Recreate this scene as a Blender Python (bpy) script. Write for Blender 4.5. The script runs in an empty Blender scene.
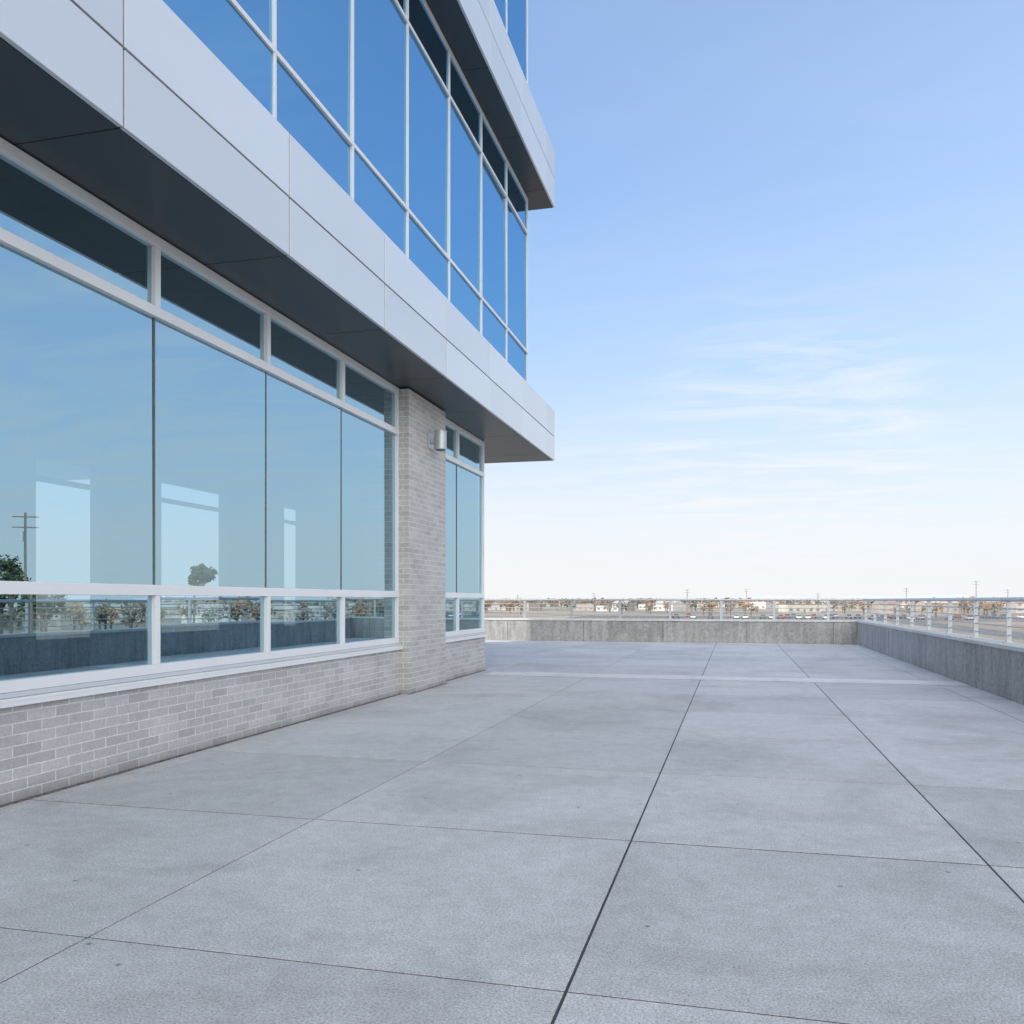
import bpy, bmesh, math, random
from mathutils import Vector, Matrix
random.seed(7)
scene=bpy.context.scene
scene.view_settings.view_transform='Standard'
scene.view_settings.look='None'
scene.view_settings.exposure=0
R=math.radians
# ---------------------------------------------------------------- materials
def newmat(name):
    m=bpy.data.materials.new(name); m.use_nodes=True
    nt=m.node_tree; nt.nodes.clear()
    out=nt.nodes.new('ShaderNodeOutputMaterial')
    return m,nt,out
def N(nt,t,**kw):
    n=nt.nodes.new(t)
    for k,v in kw.items():
        if k in n.inputs: n.inputs[k].default_value=v
        else: setattr(n,k,v)
    return n
def L(nt,a,b): nt.links.new(a,b)
def ramp(nt,fac,stops):
    r=nt.nodes.new('ShaderNodeValToRGB')
    el=r.color_ramp.elements
    while len(el)<len(stops): el.new(0.5)
    for e,(p,c) in zip(el,stops):
        e.position=p; e.color=(c[0],c[1],c[2],1) if not isinstance(c,(int,float)) else (c,c,c,1)
    L(nt,fac,r.inputs[0]); return r.outputs[0]
def mul(nt,a,b,mode='MULTIPLY',fac=1):
    m=nt.nodes.new('ShaderNodeMix'); m.data_type='RGBA'; m.blend_type=mode
    if isinstance(fac,(int,float)): m.inputs[0].default_value=fac
    else: L(nt,fac,m.inputs[0])
    L(nt,a,m.inputs[6])
    if isinstance(b,tuple): m.inputs[7].default_value=(*b,1)
    else: L(nt,b,m.inputs[7])
    return m.outputs[2]
def noise(nt,vec,scale,detail=4,rough=.6,dist=0):
    n=N(nt,'ShaderNodeTexNoise'); n.inputs['Scale'].default_value=scale; n.inputs['Detail'].default_value=detail
    n.inputs['Roughness'].default_value=rough; n.inputs['Distortion'].default_value=dist
    L(nt,vec,n.inputs['Vector']); return n.outputs['Fac']
def objvec(nt,scale=(1,1,1)):
    tc=N(nt,'ShaderNodeTexCoord'); mp=N(nt,'ShaderNodeMapping'); mp.inputs['Scale'].default_value=scale
    L(nt,tc.outputs['Object'],mp.inputs['Vector']); return mp.outputs[0]
def simple(name,col,rough=.6,metal=0,var=.12,scale=3,bump=0,bscale=60,spec=.5):
    m,nt,out=newmat(name)
    p=N(nt,'ShaderNodeBsdfPrincipled'); p.inputs['Roughness'].default_value=rough; p.inputs['Metallic'].default_value=metal
    p.inputs['Specular IOR Level'].default_value=spec
    v=objvec(nt); f=noise(nt,v,scale,2)
    c=ramp(nt,f,[(.3,tuple(x*(1-var) for x in col)),(.7,tuple(min(1,x*(1+var)) for x in col))])
    L(nt,c,p.inputs['Base Color'])
    L(nt,p.outputs[0],out.inputs[0]); return m

def concrete(name,base,tint=(1,1.0,1.02),perisland=.05,stain=.25,streak=False,bumps=.35):
    m,nt,out=newmat(name)
    p=N(nt,'ShaderNodeBsdfPrincipled'); p.inputs['Roughness'].default_value=.8
    v=objvec(nt)
    big=ramp(nt,noise(nt,v,.6,5,.7,.6),[(.32,1-stain*.6),(.5,1-stain*.1),(.7,1+stain*.2)])
    mid=ramp(nt,noise(nt,v,7,4,.75),[(.3,.88),(.7,1.08)])
    fine=ramp(nt,noise(nt,v,85,3,.9),[(.34,.50),(.5,.98),(.66,1.32)])
    g=N(nt,'ShaderNodeNewGeometry')
    isl=ramp(nt,g.outputs['Random Per Island'],[(0,1-perisland),(1,1+perisland*.6)])
    c=mul(nt,big,mid); c=mul(nt,c,fine); c=mul(nt,c,isl)
    vo=N(nt,'ShaderNodeTexVoronoi'); vo.voronoi_dimensions='2D'; vo.inputs['Scale'].default_value=.75; L(nt,v,vo.inputs['Vector'])
    sp=ramp(nt,vo.outputs['Distance'],[(.006,.45),(.014,1)]); c=mul(nt,c,sp)
    vo2=N(nt,'ShaderNodeTexVoronoi'); vo2.voronoi_dimensions='2D'; vo2.inputs['Scale'].default_value=4.5; L(nt,v,vo2.inputs['Vector'])
    sp=ramp(nt,vo2.outputs['Distance'],[(.015,.75),(.035,1)]); c=mul(nt,c,sp)
    if streak:
        v2=objvec(nt,(2.2,2.2,.25)); c=mul(nt,c,ramp(nt,noise(nt,v2,2.5,5,.7),[(.35,.72),(.62,1.05)]))
        c=mul(nt,c,ramp(nt,noise(nt,v,14,5,.85),[(.3,.7),(.6,1.05)]))
    c=mul(nt,c,tuple(base*t for t in tint))
    L(nt,c,p.inputs['Base Color'])
    b=N(nt,'ShaderNodeBump'); b.inputs['Strength'].default_value=bumps; b.inputs['Distance'].default_value=.006
    L(nt,noise(nt,v,110,2,.8),b.inputs['Height']); L(nt,b.outputs[0],p.inputs['Normal'])
    L(nt,p.outputs[0],out.inputs[0]); return m

M_floor=concrete('terrace_concrete',.58,(1.0,1.0,1.0),.09,.36)
M_sunstrip=concrete('sunlit_strip_paint',.72,(1.02,1,.98),0,.3)  # floor concrete lightened, sunlight painted into its colour
M_wallc=concrete('parapet_concrete',.46,(1.0,.99,.96),.06,.35,True)
M_cap=concrete('cap_concrete',.66,(1.01,1,.97),.03,.2)
M_joint=simple('joint_sealant',(.06,.06,.063),.8,0,.4,3)
M_dirt=simple('base_dirt',(.15,.135,.12),.9,0,.6,22)
M_white=simple('white_aluminium',(.80,.80,.80),.35,.1,.03,1)
M_grey=simple('grey_aluminium',(.62,.64,.67),.35,.2,.03,1)
M_dark=simple('dark_gasket',(.12,.125,.13),.5)
M_steel=simple('galvanised_steel',(.52,.54,.56),.35,.45,.08,8)
M_int=simple('interior_paint',(.20,.24,.26),.8)
M_intd=simple('interior_dark',(.10,.11,.12),.7)
M_intf=simple('interior_carpet',(.07,.08,.09),.9)
M_furn=simple('dark_furniture',(.04,.045,.05),.5)

def panelmat(name,col,rough,metal,isl,bump=.04):
    m,nt,out=newmat(name)
    p=N(nt,'ShaderNodeBsdfPrincipled'); p.inputs['Metallic'].default_value=metal
    v=objvec(nt,(1,.4,1))
    g=N(nt,'ShaderNodeNewGeometry')
    c=mul(nt,ramp(nt,g.outputs['Random Per Island'],[(0,1-isl),(1,1+isl*.3)]),ramp(nt,noise(nt,v,.8,3),[(.3,.97),(.7,1.02)]))
    c=mul(nt,c,col); L(nt,c,p.inputs['Base Color'])
    p.inputs['Roughness'].default_value=rough
    b=N(nt,'ShaderNodeBump'); b.inputs['Strength'].default_value=bump; b.inputs['Distance'].default_value=.02
    L(nt,noise(nt,v,.9,0),b.inputs['Height']); L(nt,b.outputs[0],p.inputs['Normal'])
    L(nt,p.outputs[0],out.inputs[0]); return m
M_panel=panelmat('composite_panel',(.75,.765,.785),.28,.35,.09)
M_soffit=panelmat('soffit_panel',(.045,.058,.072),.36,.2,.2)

def brickmat():
    m,nt,out=newmat('grey_brick')
    p=N(nt,'ShaderNodeBsdfPrincipled'); p.inputs['Roughness'].default_value=.8
    tc=N(nt,'ShaderNodeTexCoord'); s=N(nt,'ShaderNodeSeparateXYZ'); L(nt,tc.outputs['Object'],s.inputs[0])
    a=N(nt,'ShaderNodeMath',operation='ADD'); L(nt,s.outputs[0],a.inputs[0]); L(nt,s.outputs[1],a.inputs[1])
    cb=N(nt,'ShaderNodeCombineXYZ'); L(nt,a.outputs[0],cb.inputs[0]); L(nt,s.outputs[2],cb.inputs[1])
    bt=N(nt,'ShaderNodeTexBrick'); L(nt,cb.outputs[0],bt.inputs['Vector'])
    bt.inputs['Scale'].default_value=1; bt.inputs['Brick Width'].default_value=.3; bt.inputs['Row Height'].default_value=.089
    bt.inputs['Mortar Size'].default_value=.007; bt.inputs['Mortar Smooth'].default_value=.2; bt.inputs['Bias'].default_value=0
    bt.inputs['Color1'].default_value=(.45,.435,.42,1); bt.inputs['Color2'].default_value=(.57,.55,.53,1); bt.inputs['Mortar'].default_value=(.74,.725,.705,1)
    v=objvec(nt)
    c=mul(nt,bt.outputs['Color'],ramp(nt,noise(nt,v,45,4,.8),[(.3,.80),(.7,1.12)]))
    c=mul(nt,c,ramp(nt,noise(nt,v,1.2,4,.7),[(.3,.88),(.7,1.06)]))
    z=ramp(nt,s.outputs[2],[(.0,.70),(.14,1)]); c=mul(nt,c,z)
    L(nt,c,p.inputs['Base Color'])
    inv=N(nt,'ShaderNodeMath',operation='SUBTRACT'); inv.inputs[0].default_value=1; L(nt,bt.outputs['Fac'],inv.inputs[1])
    ad=N(nt,'ShaderNodeMath',operation='MULTIPLY_ADD'); L(nt,noise(nt,v,60,2),ad.inputs[0]); ad.inputs[1].default_value=.35; L(nt,inv.outputs[0],ad.inputs[2])
    b=N(nt,'ShaderNodeBump'); b.inputs['Strength'].default_value=.7; b.inputs['Distance'].default_value=.008
    L(nt,ad.outputs[0],b.inputs['Height']); L(nt,b.outputs[0],p.inputs['Normal'])
    L(nt,p.outputs[0],out.inputs[0]); return m
M_brick=brickmat()

def glassmat(name,gcol,tcol,base,gain,opaque=False):
    m,nt,out=newmat(name)
    gl=N(nt,'ShaderNodeBsdfGlossy'); gl.inputs['Color'].default_value=(*gcol,1); gl.inputs['Roughness'].default_value=.0
    if opaque:
        tr=N(nt,'ShaderNodeBsdfDiffuse')
    else: tr=N(nt,'ShaderNodeBsdfTransparent')
    tr.inputs['Color'].default_value=(*tcol,1)
    fr=N(nt,'ShaderNodeFresnel'); fr.inputs['IOR'].default_value=1.5
    ma=N(nt,'ShaderNodeMath',operation='MULTIPLY_ADD'); ma.use_clamp=True
    L(nt,fr.outputs[0],ma.inputs[0]); ma.inputs[1].default_value=gain; ma.inputs[2].default_value=base
    b=N(nt,'ShaderNodeBump'); b.inputs['Strength'].default_value=.035; b.inputs['Distance'].default_value=.02
    L(nt,noise(nt,objvec(nt),.9,1),b.inputs['Height']); L(nt,b.outputs[0],gl.inputs['Normal'])
    mx=N(nt,'ShaderNodeMixShader'); L(nt,ma.outputs[0],mx.inputs[0]); L(nt,tr.outputs[0],mx.inputs[1]); L(nt,gl.outputs[0],mx.inputs[2])
    L(nt,mx.outputs[0],out.inputs[0]); return m
M_glass=glassmat('window_glass',(.57,.82,.94),(.44,.56,.60),.58,.42)
M_glassU=glassmat('blue_window_glass',(.25,.50,.74),(.03,.05,.07),.8,.3,True)

# ---------------------------------------------------------------- mesh builder
class MB:
    def __init__(s): s.v=[];s.f=[];s.m=[];s.mats=[]
    def mi(s,mat):
        if mat not in s.mats: s.mats.append(mat)
        return s.mats.index(mat)
    def box(s,x0,x1,y0,y1,z0,z1,mat,rot=None):
        b=len(s.v); P=[(x0,y0,z0),(x1,y0,z0),(x1,y1,z0),(x0,y1,z0),(x0,y0,z1),(x1,y0,z1),(x1,y1,z1),(x0,y1,z1)]
        if rot: P=[tuple(rot@Vector(p)) for p in P]
        s.v+=P; k=s.mi(mat)
        for f in [(0,3,2,1),(4,5,6,7),(0,1,5,4),(1,2,6,5),(2,3,7,6),(3,0,4,7)]:
            s.f.append(tuple(b+i for i in f)); s.m.append(k)
    def face(s,pts,mat):
        b=len(s.v); s.v+=[tuple(p) for p in pts]; s.f.append(tuple(range(b,b+len(pts)))); s.m.append(s.mi(mat))
    def cyl(s,p0,p1,r0,r1,mat,n=10,caps=True):
        p0=Vector(p0);p1=Vector(p1);d=(p1-p0).normalized()
        a=d.orthogonal().normalized(); c=d.cross(a); b=len(s.v); k=s.mi(mat)
        for p,r in((p0,r0),(p1,r1)):
            for i in range(n):
                t=2*math.pi*i/n; s.v.append(tuple(p+a*math.cos(t)*r+c*math.sin(t)*r))
        for i in range(n):
            j=(i+1)%n; s.f.append((b+i,b+j,b+n+j,b+n+i)); s.m.append(k)
        if caps:
            s.f.append(tuple(b+i for i in range(n))[::-1]); s.m.append(k)
            s.f.append(tuple(b+n+i for i in range(n))); s.m.append(k)
    def build(s,name,parent=None,bevel=0,smooth=False,loc=None):
        me=bpy.data.meshes.new(name); me.from_pydata(s.v,[],s.f)
        for m in s.mats: me.materials.append(m)
        me.polygons.foreach_set('material_index',s.m)
        if smooth: me.polygons.foreach_set('use_smooth',[True]*len(s.f))
        me.update(); o=bpy.data.objects.new(name,me); scene.collection.objects.link(o)
        if parent: o.parent=parent
        if loc: o.location=loc
        if bevel:
            bv=o.modifiers.new('bevel','BEVEL'); bv.width=bevel; bv.segments=2; bv.limit_method='ANGLE'
        return o
def empty(name,loc=(0,0,0)):
    e=bpy.data.objects.new(name,None); scene.collection.objects.link(e); e.location=loc; return e

# ---------------------------------------------------------------- terrace floor
GZ=-5.0
XW=4.26; YW=33.4
b=MB()
x_l=[-14.3,-12.0,-9.75,-7.5]+[-5.27,-2.976,-.67,1.483,3.68,XW+.3]
ys=[-10.3,-8.0,-5.7,-3.4,-1.1,1.2,3.5,5.8,8.15,10.5,12.8,15.1,17.55,18.85,21.2,23.5,25.8,28.1,30.4,32.7,35]
for i in range(len(x_l)-1):
    for j in range(len(ys)-1):
        if x_l[i]<-5.9 and ys[j]<15: continue
        gl=.007 if i>5 else .005; gr=.007 if i>=5 else .005
        g0=.006 if ys[j]<5 else .011; g1=.006 if ys[j+1]<5 else .011
        dz=random.uniform(-.0008,.0008)
        b.box(x_l[i]+gl,x_l[i+1]-gr,ys[j]+g0,ys[j+1]-g1,-.10,dz,M_floor)
for j in range(len(ys)-1):
    if ys[j]<17: b.box(-5.9,-5.27-.004,ys[j]+.009,ys[j+1]-.009,-.10,-.001,M_floor)
terr=b.build('concrete_terrace',bevel=.002)
b=MB(); b.box(-24,XW+.9,-22,YW+.6,GZ,-.0035,M_joint); b.build('joint_bed',terr)
b=MB(); b.box(-5.2,XW-.02,17.82,18.66,.0035,.0045+.002,M_sunstrip); b.build('painted_sunlit_band',terr)  # strip of sun on the shaded floor, painted as a lighter band

# ---------------------------------------------------------------- parapets
b=MB()
T=.42
y=-22
while y<YW:
    y2=min(y+3.05,YW); b.box(XW,XW+T,y+.006,y2-.006,0,.80,M_wallc); y=y2
b.box(XW+.015,XW+T-.015,-22,YW,0,.795,M_joint)
y=-22
while y<YW-.2:
    y2=min(y+6.1,YW-.05); b.box(XW-.03,XW+T+.03,y+.004,y2-.004,.802,.87,M_cap); y=y2
b.build('concrete_parapet_wall',bevel=.008)
b=MB()
x=-24
while x<XW+T:
    x2=min(x+3.05,XW+T); b.box(x+.006,x2-.006,YW,YW+T,0,.80,M_wallc); x=x2
b.box(-24,XW+T,YW+.015,YW+T-.015,0,.795,M_joint)
b.box(-24,XW+T+.03,YW-.03,YW+T+.03,.802,.87,M_cap)
b.build('concrete_parapet_wall',bevel=.008)
def railing(axis,c,a0,a1,step):
    b=MB()
    def P(t,z,o=0): return (c+o,t,z) if axis=='y' else (t,c+o,z)
    b.cyl(P(a0,1.61),P(a1,1.61),.038,.038,M_steel,12)
    for z in (1.0,1.15,1.30,1.45):
        b.cyl(P(a0,z),P(a1,z),.013,.013,M_steel,6)
    t=a0+.2
    while t<a1:
        if axis=='y':
            b.box(c-.04,c+.04,t-.02,t+.02,.872,1.585,M_steel); b.box(c-.08,c+.08,t-.08,t+.08,.871,.885,M_steel)
        else:
            b.box(t-.045,t+.045,c-.015,c+.015,.872,1.585,M_steel); b.box(t-.08,t+.08,c-.08,c+.08,.871,.885,M_steel)
        t+=step
    return b.build('metal_railing')
railing('y',XW+.27,-21.5,YW+.2,2.1)
railing('x',YW+.22,-23.5,XW+.25,1.9)

# ---------------------------------------------------------------- office building
B=empty('office_building',(0,0,0))
XB=-5.52; XG=-5.585; XU=-5.10; XF=-4.52; XBACK=-22
Y0=-20; YE1=19.06; YE2=21.4; YS=22.1
b=MB()
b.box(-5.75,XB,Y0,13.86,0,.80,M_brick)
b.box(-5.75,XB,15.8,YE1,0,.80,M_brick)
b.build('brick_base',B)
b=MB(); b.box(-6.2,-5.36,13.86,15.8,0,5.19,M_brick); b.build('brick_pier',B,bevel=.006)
b=MB(); b.box(XB,XB+.035,Y0,13.85,.0,.010,M_dirt); b.box(XB,XB+.035,15.81,YE1,.0,.010,M_dirt); b.box(-5.36,-5.335,13.83,15.83,0,.008,M_dirt); b.build('base_sealant',B)
b=MB()
for a,c in ((Y0,13.855),(15.805,YE1+.03)):
    b.box(-5.75,XB+.055,a,c,.803,.83,M_white)
    b.box(XB+.03,XB+.055,a,c,.765,.8025,M_white)
    b.box(-5.75,XB+.02,a,c,.833,.87,M_grey)
b.build('window_sill',B,bevel=.003)
mull=[7.48-2.12*k for k in range(13,0,-1)]+[7.48,9.60,11.71]
b=MB(); fx0,fx1=-5.66,-5.53
secs=[(Y0,13.855,mull),(15.805,YE1,[17.16])]
for a,c,ms in secs:
    b.box(fx0,fx1,a,c,.872,.965,M_white)
    b.box(fx0,fx1,a,c,1.645,1.75,M_white)
    b.box(fx0,fx1,a,c,4.40,4.50,M_white)
    b.box(fx0,fx1,a,c,5.10,5.20,M_white)
    for y in ms:
        b.box(fx0,fx1-.004,y-.035,y+.035,.9655,1.6445,M_white)
        b.box(fx0,fx1-.004,y-.04,y+.04,4.5005,5.0995,M_white)
        b.box(fx0,XG+.01,y-.010,y+.010,1.7505,4.3995,M_dark)
    for y in (a+.03,c-.03):
        b.box(fx0,fx1-.004,y-.03,y+.03,.9655,1.6445,M_white)
        b.box(fx0,fx1-.004,y-.03,y+.03,1.7505,4.3995,M_white)
        b.box(fx0,fx1-.004,y-.03,y+.03,4.5005,5.0995,M_white)
b.build('window_frames',B,bevel=.004)
def pane(b,X,y0,y1,z0,z1,mat,amp=.0012):
    s=amp*(y1-y0); t=amp*(z1-z0)
    o=random.uniform(-s,s); q=random.uniform(-t,t)
    b.face([(X-o-q,y0,z0),(X+o-q,y1,z0),(X+o+q,y1,z1),(X-o+q,y0,z1)],mat)
b=MB()
for a,c,ms in secs:
    e=[a]+ms+[c]
    for i in range(len(e)-1):
        for z0,z1 in ((.95,1.66),(1.74,4.41),(4.49,5.11)):
            pane(b,XG,e[i],e[i+1],z0,z1,M_glass)
b.build('window_glass',B)
b=MB()
XR=-10.0
b.box(XR-.2,-5.76,Y0,YE1,.0,.06,M_intf)
b.box(XR-.2,-5.68,Y0,YE1,5.12,5.19,M_int)
ops=[(-6.5,-5.2),(-3,-1.8),(.6,1.8),(4,5.2),(7.4,8.6),(10.7,12.05),(13.6,15.7),(18.0,18.9)]
prev=Y0
for o0,o1 in ops+[(YE1,YE1)]:
    b.box(XR-.2,XR,prev,o0,.06,5.12,M_int)
    if o1>o0:
        b.box(XR-.2,XR,o0,o1,.06,1.0,M_int); b.box(XR-.2,XR,o0,o1,3.75,5.12,M_int)
        b.box(XR-.14,XR-.08,o0,o1,3.38,3.46,M_int)
    prev=o1
b.box(XR,-5.68,YE1-.15,YE1-.02,.06,5.12,M_int)
b.box(XR,-5.68,Y0,Y0+.1,.06,5.12,M_int)
b.box(-6.9,-6.2,13.86,15.8,.06,5.12,M_int)
for y in range(-18,19,4): b.box(-9.6,-6.4,y,y+.25,5.02,5.119,M_white)
b.build('interior_shell',B)
b=MB()
for y in [-4,-1,2,4.6,6.4,8.3,10.2,12.1]:
    x=-6.9; 
    b.box(x-.45,x+.45,y-.6,y+.6,.76,.80,M_furn)
    for dx in(-.38,.38):
        for dy in(-.52,.52): b.box(x+dx-.02,x+dx+.02,y+dy-.02,y+dy+.02,.06,.76,M_furn)
    for dy,sg in((-.85,-1),(.85,1)):
        b.box(x-.24,x+.24,y+dy-.22,y+dy+.22,.48,.53,M_furn)
        b.box(x-.24,x+.24,y+dy+sg*.2-.02,y+dy+sg*.2+.02,.6,1.02,M_furn)
        for dx in(-.2,.2):
            for q in(-.18,.18): b.box(x+dx-.015,x+dx+.015,y+dy+q-.015,y+dy+q+.015,.06,.48,M_furn)
b.build('dining_tables_and_chairs',B)
b=MB()
b.box(XBACK,XU-.25,Y0,YE2-.1,6.3,24,M_intd)
b.box(XBACK,XF-.06,Y0,YS-.06,5.26,6.46,M_intd)
b.box(XBACK,XF-.06,Y0,YS-.06,11.82,13.2,M_intd)
b.box(XBACK,XF-.06,Y0,YS-.06,18.4,19.8,M_intd)
b.box(XU-.25,XU+.1,Y0,YE2,23.6,24.6,M_panel)
b.build('core_walls',B)
def fascia(z0,zm,z1,joints):
    b=MB(); g=.011
    e=joints
    for i in range(len(e)-1):
        for a,c in((z0,zm),(zm,z1)):
            b.box(XF-.045,XF,e[i]+g,e[i+1]-g,a+g,c-g,M_panel)
    x=XF-.046
    while x>XBACK:
        x2=max(x-2.5,XBACK)
        for a,c in((z0,zm),(zm,z1)): b.box(x2+g,x-g,YS-.045,YS,a+g,c-g,M_panel)
        x=x2
    b.box(XBACK,XF-.05,Y0,YS-.05,z1-.02,z1-.005,M_panel)
    b.build('fascia_panels',B,bevel=.003)
js=[5.70-2.555*k for k in range(10,0,-1)]+[5.70,8.25,10.81,13.39,15.95,18.5,21.05,YS]
fascia(5.20,5.82,6.50,js); fascia(11.75,12.5,13.22,js); fascia(18.3,19.0,19.8,js)
def soffit(z):
    b=MB(); e=js
    for i in range(len(e)-1):
        b.box(XF-1.9,XF-.05,e[i]+.006,e[i+1]-.006,z+.004,z+.03,M_soffit)
        if e[i]>13: b.box(XBACK,XF-1.912,e[i]+.006,e[i+1]-.006,z+.004,z+.03,M_soffit)
    b.build('soffit_panels',B)
soffit(5.205); soffit(11.755); soffit(18.305)
mu=[8.94-2.08*k for k in range(13,0,-1)]+[8.94,11.03,13.1,15.2,17.3,19.35]
for (z0,z1,trs) in ((6.48,11.75,[7.86,10.87]),(13.2,18.3,[14.4,17.4]),(19.8,23.6,[21])):
    b=MB(); x0,x1=XU-.12,XU+.03
    zz=[z0]+trs+[z1]
    b.box(x0,x1,Y0,YE2+.03,z0,z0+.07,M_white); b.box(x0,x1,Y0,YE2+.03,z1-.08,z1-.003,M_white)
    for t in trs: b.box(x0,x1,Y0,YE2+.03,t-.03,t+.03,M_white)
    segs=[(z0+.07,trs[0]-.03)]+[(trs[i]+.03,trs[i+1]-.03) for i in range(len(trs)-1)]+[(trs[-1]+.03,z1-.08)]
    for y in mu+[YE2]:
        for a,c in segs: b.box(x0,x1-.003,y-.025,y+.025,a+.0005,c-.0005,M_white)
    b.build('curtain_wall_frames',B,bevel=.003)
    b=MB(); e=[Y0]+mu+[YE2]
    for i in range(len(e)-1):
        for k in range(len(zz)-1): pane(b,XU-.005,e[i],e[i+1],zz[k],zz[k+1],M_glassU,.004)
    x=XU-.03
    while x>XBACK:
        x2=max(x-2.08,XBACK)
        for k in range(len(zz)-1): b.face([(x,YE2,zz[k]),(x2,YE2,zz[k]),(x2,YE2,zz[k+1]),(x,YE2,zz[k+1])],M_glassU)
        x=x2
    b.build('curtain_wall_glass',B)
b=MB()
for y in (-18,-10,-2,6,14,18.5): b.box(-21.6,-21,y,y+.6,-.02,5.2,M_wallc)
b.build('rear_columns',B)
W=empty('wall_lamp',(0,0,0))
b=MB(); b.box(-5.359,-5.335,14.80,15.04,4.34,4.62,M_steel); b.box(-5.335,-5.24,14.87,14.97,4.43,4.53,M_steel); b.build('backplate',W,bevel=.006)
b=MB(); b.cyl((-5.16,14.92,4.32),(-5.16,14.92,4.64),.11,.11,M_steel,28); b.cyl((-5.16,14.92,4.305),(-5.16,14.92,4.3195),.09,.09,M_dark,24); b.cyl((-5.16,14.92,4.6405),(-5.16,14.92,4.655),.12,.12,M_steel,28); b.build('lamp_body',W,bevel=.003)

# ---------------------------------------------------------------- surroundings
def groundmat():
    m,nt,out=newmat('dry_ground')
    p=N(nt,'ShaderNodeBsdfPrincipled'); p.inputs['Roughness'].default_value=.95; p.inputs['Specular IOR Level'].default_value=.1
    v=objvec(nt)
    c=ramp(nt,noise(nt,v,.012,5,.65),[(.3,(.19,.165,.13)),(.48,(.28,.245,.20)),(.6,(.34,.31,.27)),(.75,(.20,.19,.15))])
    c=mul(nt,c,ramp(nt,noise(nt,v,.2,3,.7),[(.3,.85),(.7,1.12)]))
    L(nt,c,p.inputs['Base Color']); L(nt,p.outputs[0],out.inputs[0]); return m
M_ground=groundmat()
b=MB(); n=64
for i in range(n):
    a0=2*math.pi*i/n;a1=2*math.pi*(i+1)/n
    rr=[0,200,800,2500,9000]
    for k in range(4):
        r0,r1=rr[k],rr[k+1]
        if r0==0: b.face([(0,0,GZ),(r1*math.cos(a0),r1*math.sin(a0),GZ),(r1*math.cos(a1),r1*math.sin(a1),GZ)],M_ground)
        else: b.face([(r0*math.cos(a0),r0*math.sin(a0),GZ),(r1*math.cos(a0),r1*math.sin(a0),GZ),(r1*math.cos(a1),r1*math.sin(a1),GZ),(r0*math.cos(a1),r0*math.sin(a1),GZ)],M_ground)
b.build('ground')
M_asph=simple('asphalt',(.14,.14,.14),.9,0,.2,.3)
M_paint=simple('road_paint',(.75,.75,.72),.7)
b=MB(); b.box(-400,500,292,306,GZ,GZ+.01,M_asph); b.box(46,56,-200,291.99,GZ,GZ+.014,M_asph)
b.build('road')
b=MB(); b.box(-60,150,312,372,GZ,GZ+.012,M_asph)
for x in range(-58,150,3):
    for y0 in(316,330,345,360): b.box(x-.06,x+.06,y0,y0+5,GZ+.016,GZ+.018,M_paint)
b.build('parking_lot')
M_hill=simple('far_hill',(.46,.48,.50),.95,0,.06,.002,spec=.05)  # pale grey-blue, distance haze put into the colour
b=MB(); prev=None
for i in range(181):
    az=R(-60+i); d=6500; x,y=d*math.sin(az),d*math.cos(az)
    h=20+14*math.sin(i*.21)+9*math.sin(i*.53+1)+5*math.sin(i*1.3+2)
    h=max(4,h); cur=((x,y,GZ-1),(x*1.02,y*1.02,GZ+h))
    if prev: b.face([prev[0],cur[0],cur[1],prev[1]],M_hill)
    prev=cur
b.build('hills')

def leafmat(name,c1,c2):
    m,nt,out=newmat(name)
    p=N(nt,'ShaderNodeBsdfPrincipled'); p.inputs['Roughness'].default_value=.8; p.inputs['Specular IOR Level'].default_value=.2
    g=N(nt,'ShaderNodeNewGeometry')
    L(nt,ramp(nt,g.outputs['Random Per Island'],[(0,c1),(1,c2)]),p.inputs['Base Color'])
    L(nt,p.outputs[0],out.inputs[0]); return m
ML=[leafmat('leaves_brown',(.18,.135,.095),(.29,.22,.16)),leafmat('leaves_orange',(.26,.16,.09),(.37,.24,.15)),leafmat('leaves_green',(.10,.12,.085),(.16,.175,.13)),leafmat('bare_twigs',(.22,.20,.18),(.32,.29,.26))]  # foliage kept pale and flat, distance haze put into the colours
M_bark=simple('bark',(.14,.12,.10),.9)
def add_tree(b,x,y,h,w,lm,nleaf=160,rng=random,ls=.055,zl=.42,zh=.85):
    z=GZ
    b.cyl((x,y,z),(x+rng.uniform(-.2,.2),y,z+h*max(.5,zl)),w*.05,w*.03,M_bark,6,False)
    cl=[]
    for k in range(7):
        a=rng.uniform(0,6.28); rr=w*.32*rng.uniform(.3,1); c=Vector((x+math.cos(a)*rr,y+math.sin(a)*rr,z+h*rng.uniform(zl,zh)))
        b.cyl((x,y,z+h*(zl-.07)),tuple(c),w*.025,w*.008,M_bark,4,False); cl.append((c,w*rng.uniform(.16,.28)))
    for i in range(nleaf):
        c,r=rng.choice(cl); d=Vector((rng.gauss(0,1),rng.gauss(0,1),rng.gauss(0,.85))).normalized()*r*rng.uniform(.5,1.1)
        p=c+d; s=w*ls*rng.uniform(.6,1.5)
        u=Vector((rng.gauss(0,1),rng.gauss(0,1),rng.gauss(0,1))).normalized(); v=u.orthogonal().normalized()
        b.face([p+u*s,p+v*s,p-u*s*.8,p-v*s*.9],lm)
rt=random.Random(3)
b=MB()
for i in range(320):
    d=rt.uniform(375,1100); az=rt.uniform(-22,20)
    h=rt.uniform(4.0,6.8)+ (d-380)*.0024
    add_tree(b,d*math.sin(R(az)),d*math.cos(R(az)),h,h*rt.uniform(.8,1.4),rt.choice(ML),80,rt)
b.build('distant_trees')
M_lg=leafmat('tree_leaves_dark',(.03,.045,.02),(.09,.11,.05))
b=MB()
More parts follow.
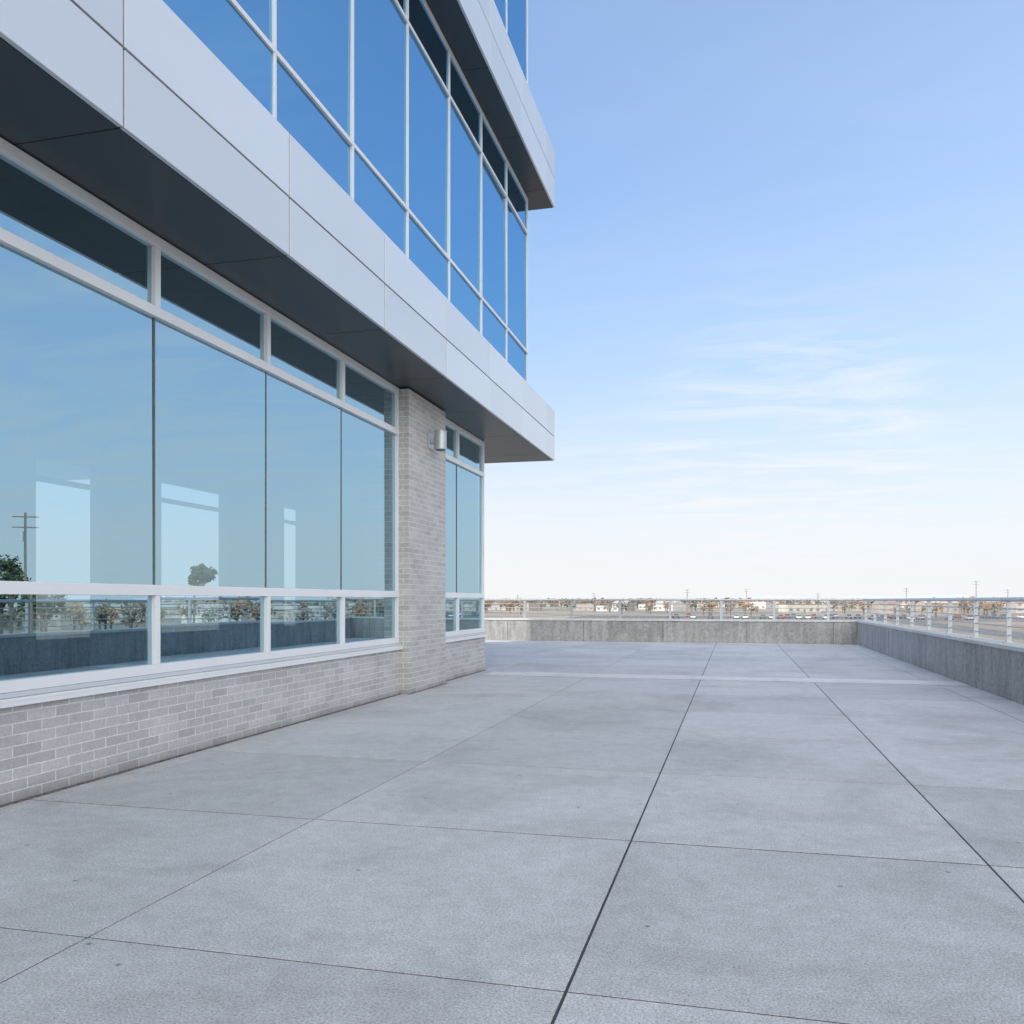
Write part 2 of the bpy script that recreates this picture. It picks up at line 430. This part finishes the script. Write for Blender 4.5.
for i in range(110):
    az=rt.uniform(20,58); d=rt.uniform(170,420)
    h=rt.uniform(4.5,7.5)
    add_tree(b,d*math.sin(R(az)),d*math.cos(R(az)),h,h*rt.uniform(.8,1.2),rt.choice(ML),140,rt)
for i in range(14):
    az=39.2+i*.75+rt.uniform(-.3,.3); d=rt.uniform(140,175); h=[9.5,11,14,15.5,14.5,12,10.5][i%7]
    add_tree(b,d*math.sin(R(az)),d*math.cos(R(az)),h,rt.uniform(6,8),rt.choice([M_lg,ML[2]]),420,rt)
b.build('distant_trees')
b=MB(); sx,sy=-5.55+.598*88,8.16+.879*88
add_tree(b,sx,sy,14.6,3.2,M_lg,900,rt,.07,.585,.685); b.build('sign_standin_tree')  # tree shape standing in for the round green sign mirrored in the glass
b=MB()
for i in range(700):
    az=rt.uniform(-35,62); d=rt.uniform(1100,2400)
    x,y=d*math.sin(R(az)),d*math.cos(R(az)); h=rt.uniform(5,10); w=rt.uniform(10,30)
    lm=rt.choice(ML)
    for k in range(9):
        p=Vector((x+rt.uniform(-w,w)*.6,y+rt.uniform(-5,5),GZ+h*rt.uniform(.2,.8))); s=h*.35
        u=Vector((rt.gauss(0,1),rt.gauss(0,.4),rt.gauss(0,.7))).normalized(); v=u.orthogonal().normalized()
        b.face([p+u*s*1.4,p+v*s,p-u*s*1.3,p-v*s],lm)
b.build('distant_woodland')

wallcols=[(.48,.45,.42),(.38,.33,.29),(.58,.56,.54),(.44,.41,.37),(.36,.31,.28),(.50,.47,.42)]  # walls, roofs and windows here paled: distance haze put into the colours
MW=[simple('render_wall_%d'%i,c,.85,0,.1,.3) for i,c in enumerate(wallcols)]
M_roof=[simple('roof_grey',(.36,.36,.36),.8),simple('roof_brown',(.28,.23,.20),.9),simple('roof_tan',(.42,.39,.35),.6)]
M_win=simple('far_window',(.20,.21,.22),.4)
def low_building(x,y,w,d,h,wm,rm,gable,rng,ang=0):
    E=empty('low_building',(x,y,GZ)); E.rotation_euler[2]=ang
    b=MB(); b.box(-w/2,w/2,-d/2,d/2,0,h,wm); b.build('walls',E)
    b=MB()
    if gable:
        r=min(w,d)*.18
        b.face([(-w/2-.4,-d/2-.4,h),(w/2+.4,-d/2-.4,h),(w/2+.4,0,h+r),(-w/2-.4,0,h+r)],rm)
        b.face([(w/2+.4,d/2+.4,h),(-w/2-.4,d/2+.4,h),(-w/2-.4,0,h+r),(w/2+.4,0,h+r)],rm)
        b.face([(-w/2,-d/2,h),(-w/2,0,h+r),(-w/2,d/2,h)],wm); b.face([(w/2,-d/2,h),(w/2,0,h+r),(w/2,d/2,h)],wm)
    else:
        b.box(-w/2-.15,w/2+.15,-d/2-.15,d/2+.15,h,h+.35,rm)
        for k in range(2): 
            q=rng.uniform(-w*.35,w*.35); b.box(q,q+1.6,-.8,.8,h+.35,h+1.1,M_roof[0])
    b.build('roof',E)
    b=MB(); nw=max(2,int(w/3.2)); 
    for k in range(nw):
        cx=-w/2+w*(k+.5)/nw
        if k==nw//2: b.box(cx-.5,cx+.5,-d/2-.03,-d/2+.02,0,2.1,M_win)
        else: b.box(cx-.8,cx+.8,-d/2-.03,-d/2+.02,1,2.3,M_win)
        if h>5.2: b.box(cx-.8,cx+.8,-d/2-.03,-d/2+.02,3.7,4.9,M_win)
    b.build('windows',E)
rb=random.Random(11)
for i in range(34):
    az=-20+ i*40/34+rb.uniform(-.6,.6); d=rb.choice([rb.uniform(450,600),rb.uniform(600,1000)])
    low_building(d*math.sin(R(az)),d*math.cos(R(az)),rb.uniform(8,20),rb.uniform(8,14),rb.uniform(3.0,5.4),rb.choice(MW),rb.choice(M_roof),rb.random()<.5,rb,rb.uniform(-.6,.6))
for i in range(9):
    az=24+i*3.5; d=rb.uniform(220,330)
    low_building(d*math.sin(R(az)),d*math.cos(R(az)),rb.uniform(9,20),rb.uniform(8,12),rb.uniform(3.2,4.6),rb.choice(MW),rb.choice(M_roof),True,rb,R(-az))

M_tyre=simple('tyre',(.02,.02,.02),.8); M_cglass=simple('car_glass',(.08,.09,.10),.08)
carcols=[(.78,.78,.78),(.78,.78,.78),(.4,.41,.43),(.15,.15,.16),(.35,.12,.1),(.16,.2,.3)]
MC=[simple('car_paint_%d'%i,c,.25,.1,.02) for i,c in enumerate(carcols)]
def car(x,y,ang,mat):
    E=empty('parked_car',(x,y,GZ+.015)); E.rotation_euler[2]=ang
    def prof(pts,hw,mat,name,inset=0):
        b=MB(); n=len(pts)
        l=[(px,-hw+ (inset if pz>.95 else 0),pz) for px,pz in pts]; r=[(px,hw-(inset if pz>.95 else 0),pz) for px,pz in pts]
        b.face(l,mat); b.face(r[::-1],mat)
        for i in range(n):
            j=(i+1)%n; b.face([l[i],r[i],r[j],l[j]],mat)
        b.build(name,E)
    prof([(-2.2,.35),(-2.25,.75),(-2.1,.92),(-1.0,.95),(1.2,.95),(2.0,.82),(2.2,.6),(2.2,.35)][::-1],.9,mat,'body')
    prof([(-1.75,.94),(-1.25,1.42),(.35,1.45),(1.15,.94)][::-1],.82,M_cglass,'cabin_glass',.12)
    b=MB(); b.box(-1.2,.33,-.68,.68,1.44,1.475,mat); b.build('roof',E)
    b=MB()
    for wx in(-1.4,1.35):
        for s in(-1,1): b.cyl((wx,s*.7,.33),(wx,s*.92,.33),.33,.33,M_tyre,14)
    b.build('wheels',E)
rc=random.Random(5)
for y in (318.5,332.5,347.5):
    for x in range(-40,150,3):
        if rc.random()<.27 : car(x+1.5,y,R(90),rc.choice(MC))
M_wood=simple('pole_wood',(.20,.17,.14),.9)
def pole(x,y,h,ang=0):
    b=MB(); b.cyl((0,0,0),(0,0,h),.17,.11,M_wood,8)
    for z in(h-.5,h-1.6): 
        b.box(-1.2,1.2,-.06,.06,z,z+.12,M_wood)
        for q in(-1.1,-.5,.5,1.1): b.cyl((q,0,z+.12),(q,0,z+.34),.05,.04,M_steel,6)
    b.cyl((.32,0,h-3),(.32,0,h-2),.2,.2,M_steel,10)
    o=b.build('utility_pole',loc=(x,y,GZ)); o.rotation_euler[2]=ang
pole(-5.55+.787*83,5.8+.834*83,15.9,R(-40))
for az,d,h in((-14,420,9),(-9,520,11),(-3,400,11.5),(.7,520,13),(5,450,10),(10,420,12),(13.7,400,14.5),(15.3,500,12),(28,240,10),(33,300,11)):
    pole(d*math.sin(R(az)),d*math.cos(R(az)),h,R(rc.uniform(-30,30)))

# ---------------------------------------------------------------- world & sun
SE=34; sd=Vector((-1,-.8,0)).normalized()
w=bpy.data.worlds.new('World'); scene.world=w; w.use_nodes=True
nt=w.node_tree; nt.nodes.clear()
out=nt.nodes.new('ShaderNodeOutputWorld'); bg=nt.nodes.new('ShaderNodeBackground')
sky=nt.nodes.new('ShaderNodeTexSky'); sky.sky_type='NISHITA'; sky.sun_disc=False
sky.sun_elevation=R(SE); sky.sun_rotation=math.atan2(sd.x,sd.y)%(2*math.pi)
sky.air_density=1.0; sky.dust_density=.8; sky.ozone_density=1.0; sky.altitude=200
K=1/.15
tc=nt.nodes.new('ShaderNodeTexCoord'); sp=nt.nodes.new('ShaderNodeSeparateXYZ'); L(nt,tc.outputs['Generated'],sp.inputs[0])
base=mul(nt,sky.outputs[0],(1.70,1.80,1.95))
hz=ramp(nt,sp.outputs[2],[(0,.98),(.06,.95),(.14,.88),(.26,.72),(.42,.42),(.7,.1)])
hcol=mul(nt,ramp(nt,sp.outputs[2],[(0,(.94,.935,.94)),(.07,(.88,.905,.955)),(.15,(.71,.81,.95)),(.25,(.49,.67,.93)),(.42,(.30,.50,.85))]),(K,K,K))
c0=mul(nt,base,hcol,'MIX',hz)
hx=N(nt,'ShaderNodeMapRange'); hx.inputs['From Min'].default_value=-.4; hx.inputs['From Max'].default_value=.5; hx.inputs['To Min'].default_value=0; hx.inputs['To Max'].default_value=.30
L(nt,sp.outputs[0],hx.inputs['Value'])
c0=mul(nt,c0,(.80*K,.88*K,.97*K),'MIX',hx.outputs[0])
zz=N(nt,'ShaderNodeMath',operation='ADD'); L(nt,sp.outputs[2],zz.inputs[0]); zz.inputs[1].default_value=.10
dx=N(nt,'ShaderNodeMath',operation='DIVIDE'); L(nt,sp.outputs[0],dx.inputs[0]); L(nt,zz.outputs[0],dx.inputs[1])
dy=N(nt,'ShaderNodeMath',operation='DIVIDE'); L(nt,sp.outputs[1],dy.inputs[0]); L(nt,zz.outputs[0],dy.inputs[1])
cb=N(nt,'ShaderNodeCombineXYZ'); L(nt,dx.outputs[0],cb.inputs[0]); L(nt,dy.outputs[0],cb.inputs[1])
mp=N(nt,'ShaderNodeMapping'); mp.inputs['Rotation'].default_value=(0,0,R(28)); mp.inputs['Scale'].default_value=(1.0,2.6,1); mp.inputs['Location'].default_value=(1.3,.8,0); L(nt,cb.outputs[0],mp.inputs['Vector'])
c1=noise(nt,mp.outputs[0],1.5,8,.6,.9)
def patchn(d,a,b_,amt):
    dt=N(nt,'ShaderNodeVectorMath',operation='DOT_PRODUCT'); L(nt,tc.outputs['Generated'],dt.inputs[0]); dt.inputs[1].default_value=Vector(d).normalized()
    return ramp(nt,dt.outputs['Value'],[(a,.0),(b_,amt)])
patch=mul(nt,patchn((.06,1.05,.175),.984,.998,.85),patchn((.70,.66,.30),.90,.99,.5),'ADD')
gen=ramp(nt,sp.outputs[2],[(.02,.8),(.12,.5),(.22,.12),(.5,.03)])
pm=mul(nt,patch,gen,'ADD')
cm=mul(nt,ramp(nt,c1,[(.42,0.0),(.68,.75)]),pm)
c0=mul(nt,c0,(.93*K,.95*K,.98*K),'MIX',cm)
cy=N(nt,'ShaderNodeMapRange'); cy.interpolation_type='SMOOTHSTEP'; cy.inputs['From Min'].default_value=.0; cy.inputs['From Max'].default_value=-.5; cy.inputs['To Min'].default_value=0; cy.inputs['To Max'].default_value=1
L(nt,sp.outputs[1],cy.inputs['Value'])
c0=mul(nt,c0,(2.45*K,2.42*K,2.36*K),'MIX',cy.outputs[0])  # added white brightness behind the camera, unseen, fills the shaded terrace
L(nt,c0,bg.inputs[0]); bg.inputs[1].default_value=.15
L(nt,bg.outputs[0],out.inputs[0])
sl=bpy.data.lights.new('sun','SUN'); sl.energy=3.5; sl.angle=R(.5); sl.color=(1,.95,.87)
so=bpy.data.objects.new('sun',sl); scene.collection.objects.link(so)
vec=Vector((sd.x*math.cos(R(SE)),sd.y*math.cos(R(SE)),math.sin(R(SE))))
so.rotation_euler=vec.to_track_quat('Z','Y').to_euler(); so.location=vec*60
# ---------------------------------------------------------------- camera
cam=bpy.data.cameras.new('camera'); co=bpy.data.objects.new('camera',cam); scene.collection.objects.link(co)
cam.sensor_width=36; cam.lens=870/1024*36; cam.shift_y=88/1024; cam.clip_end=20000; cam.clip_start=.05
co.location=(0,0,1.6); co.rotation_euler=(R(90),0,math.atan(223/870))
scene.camera=co
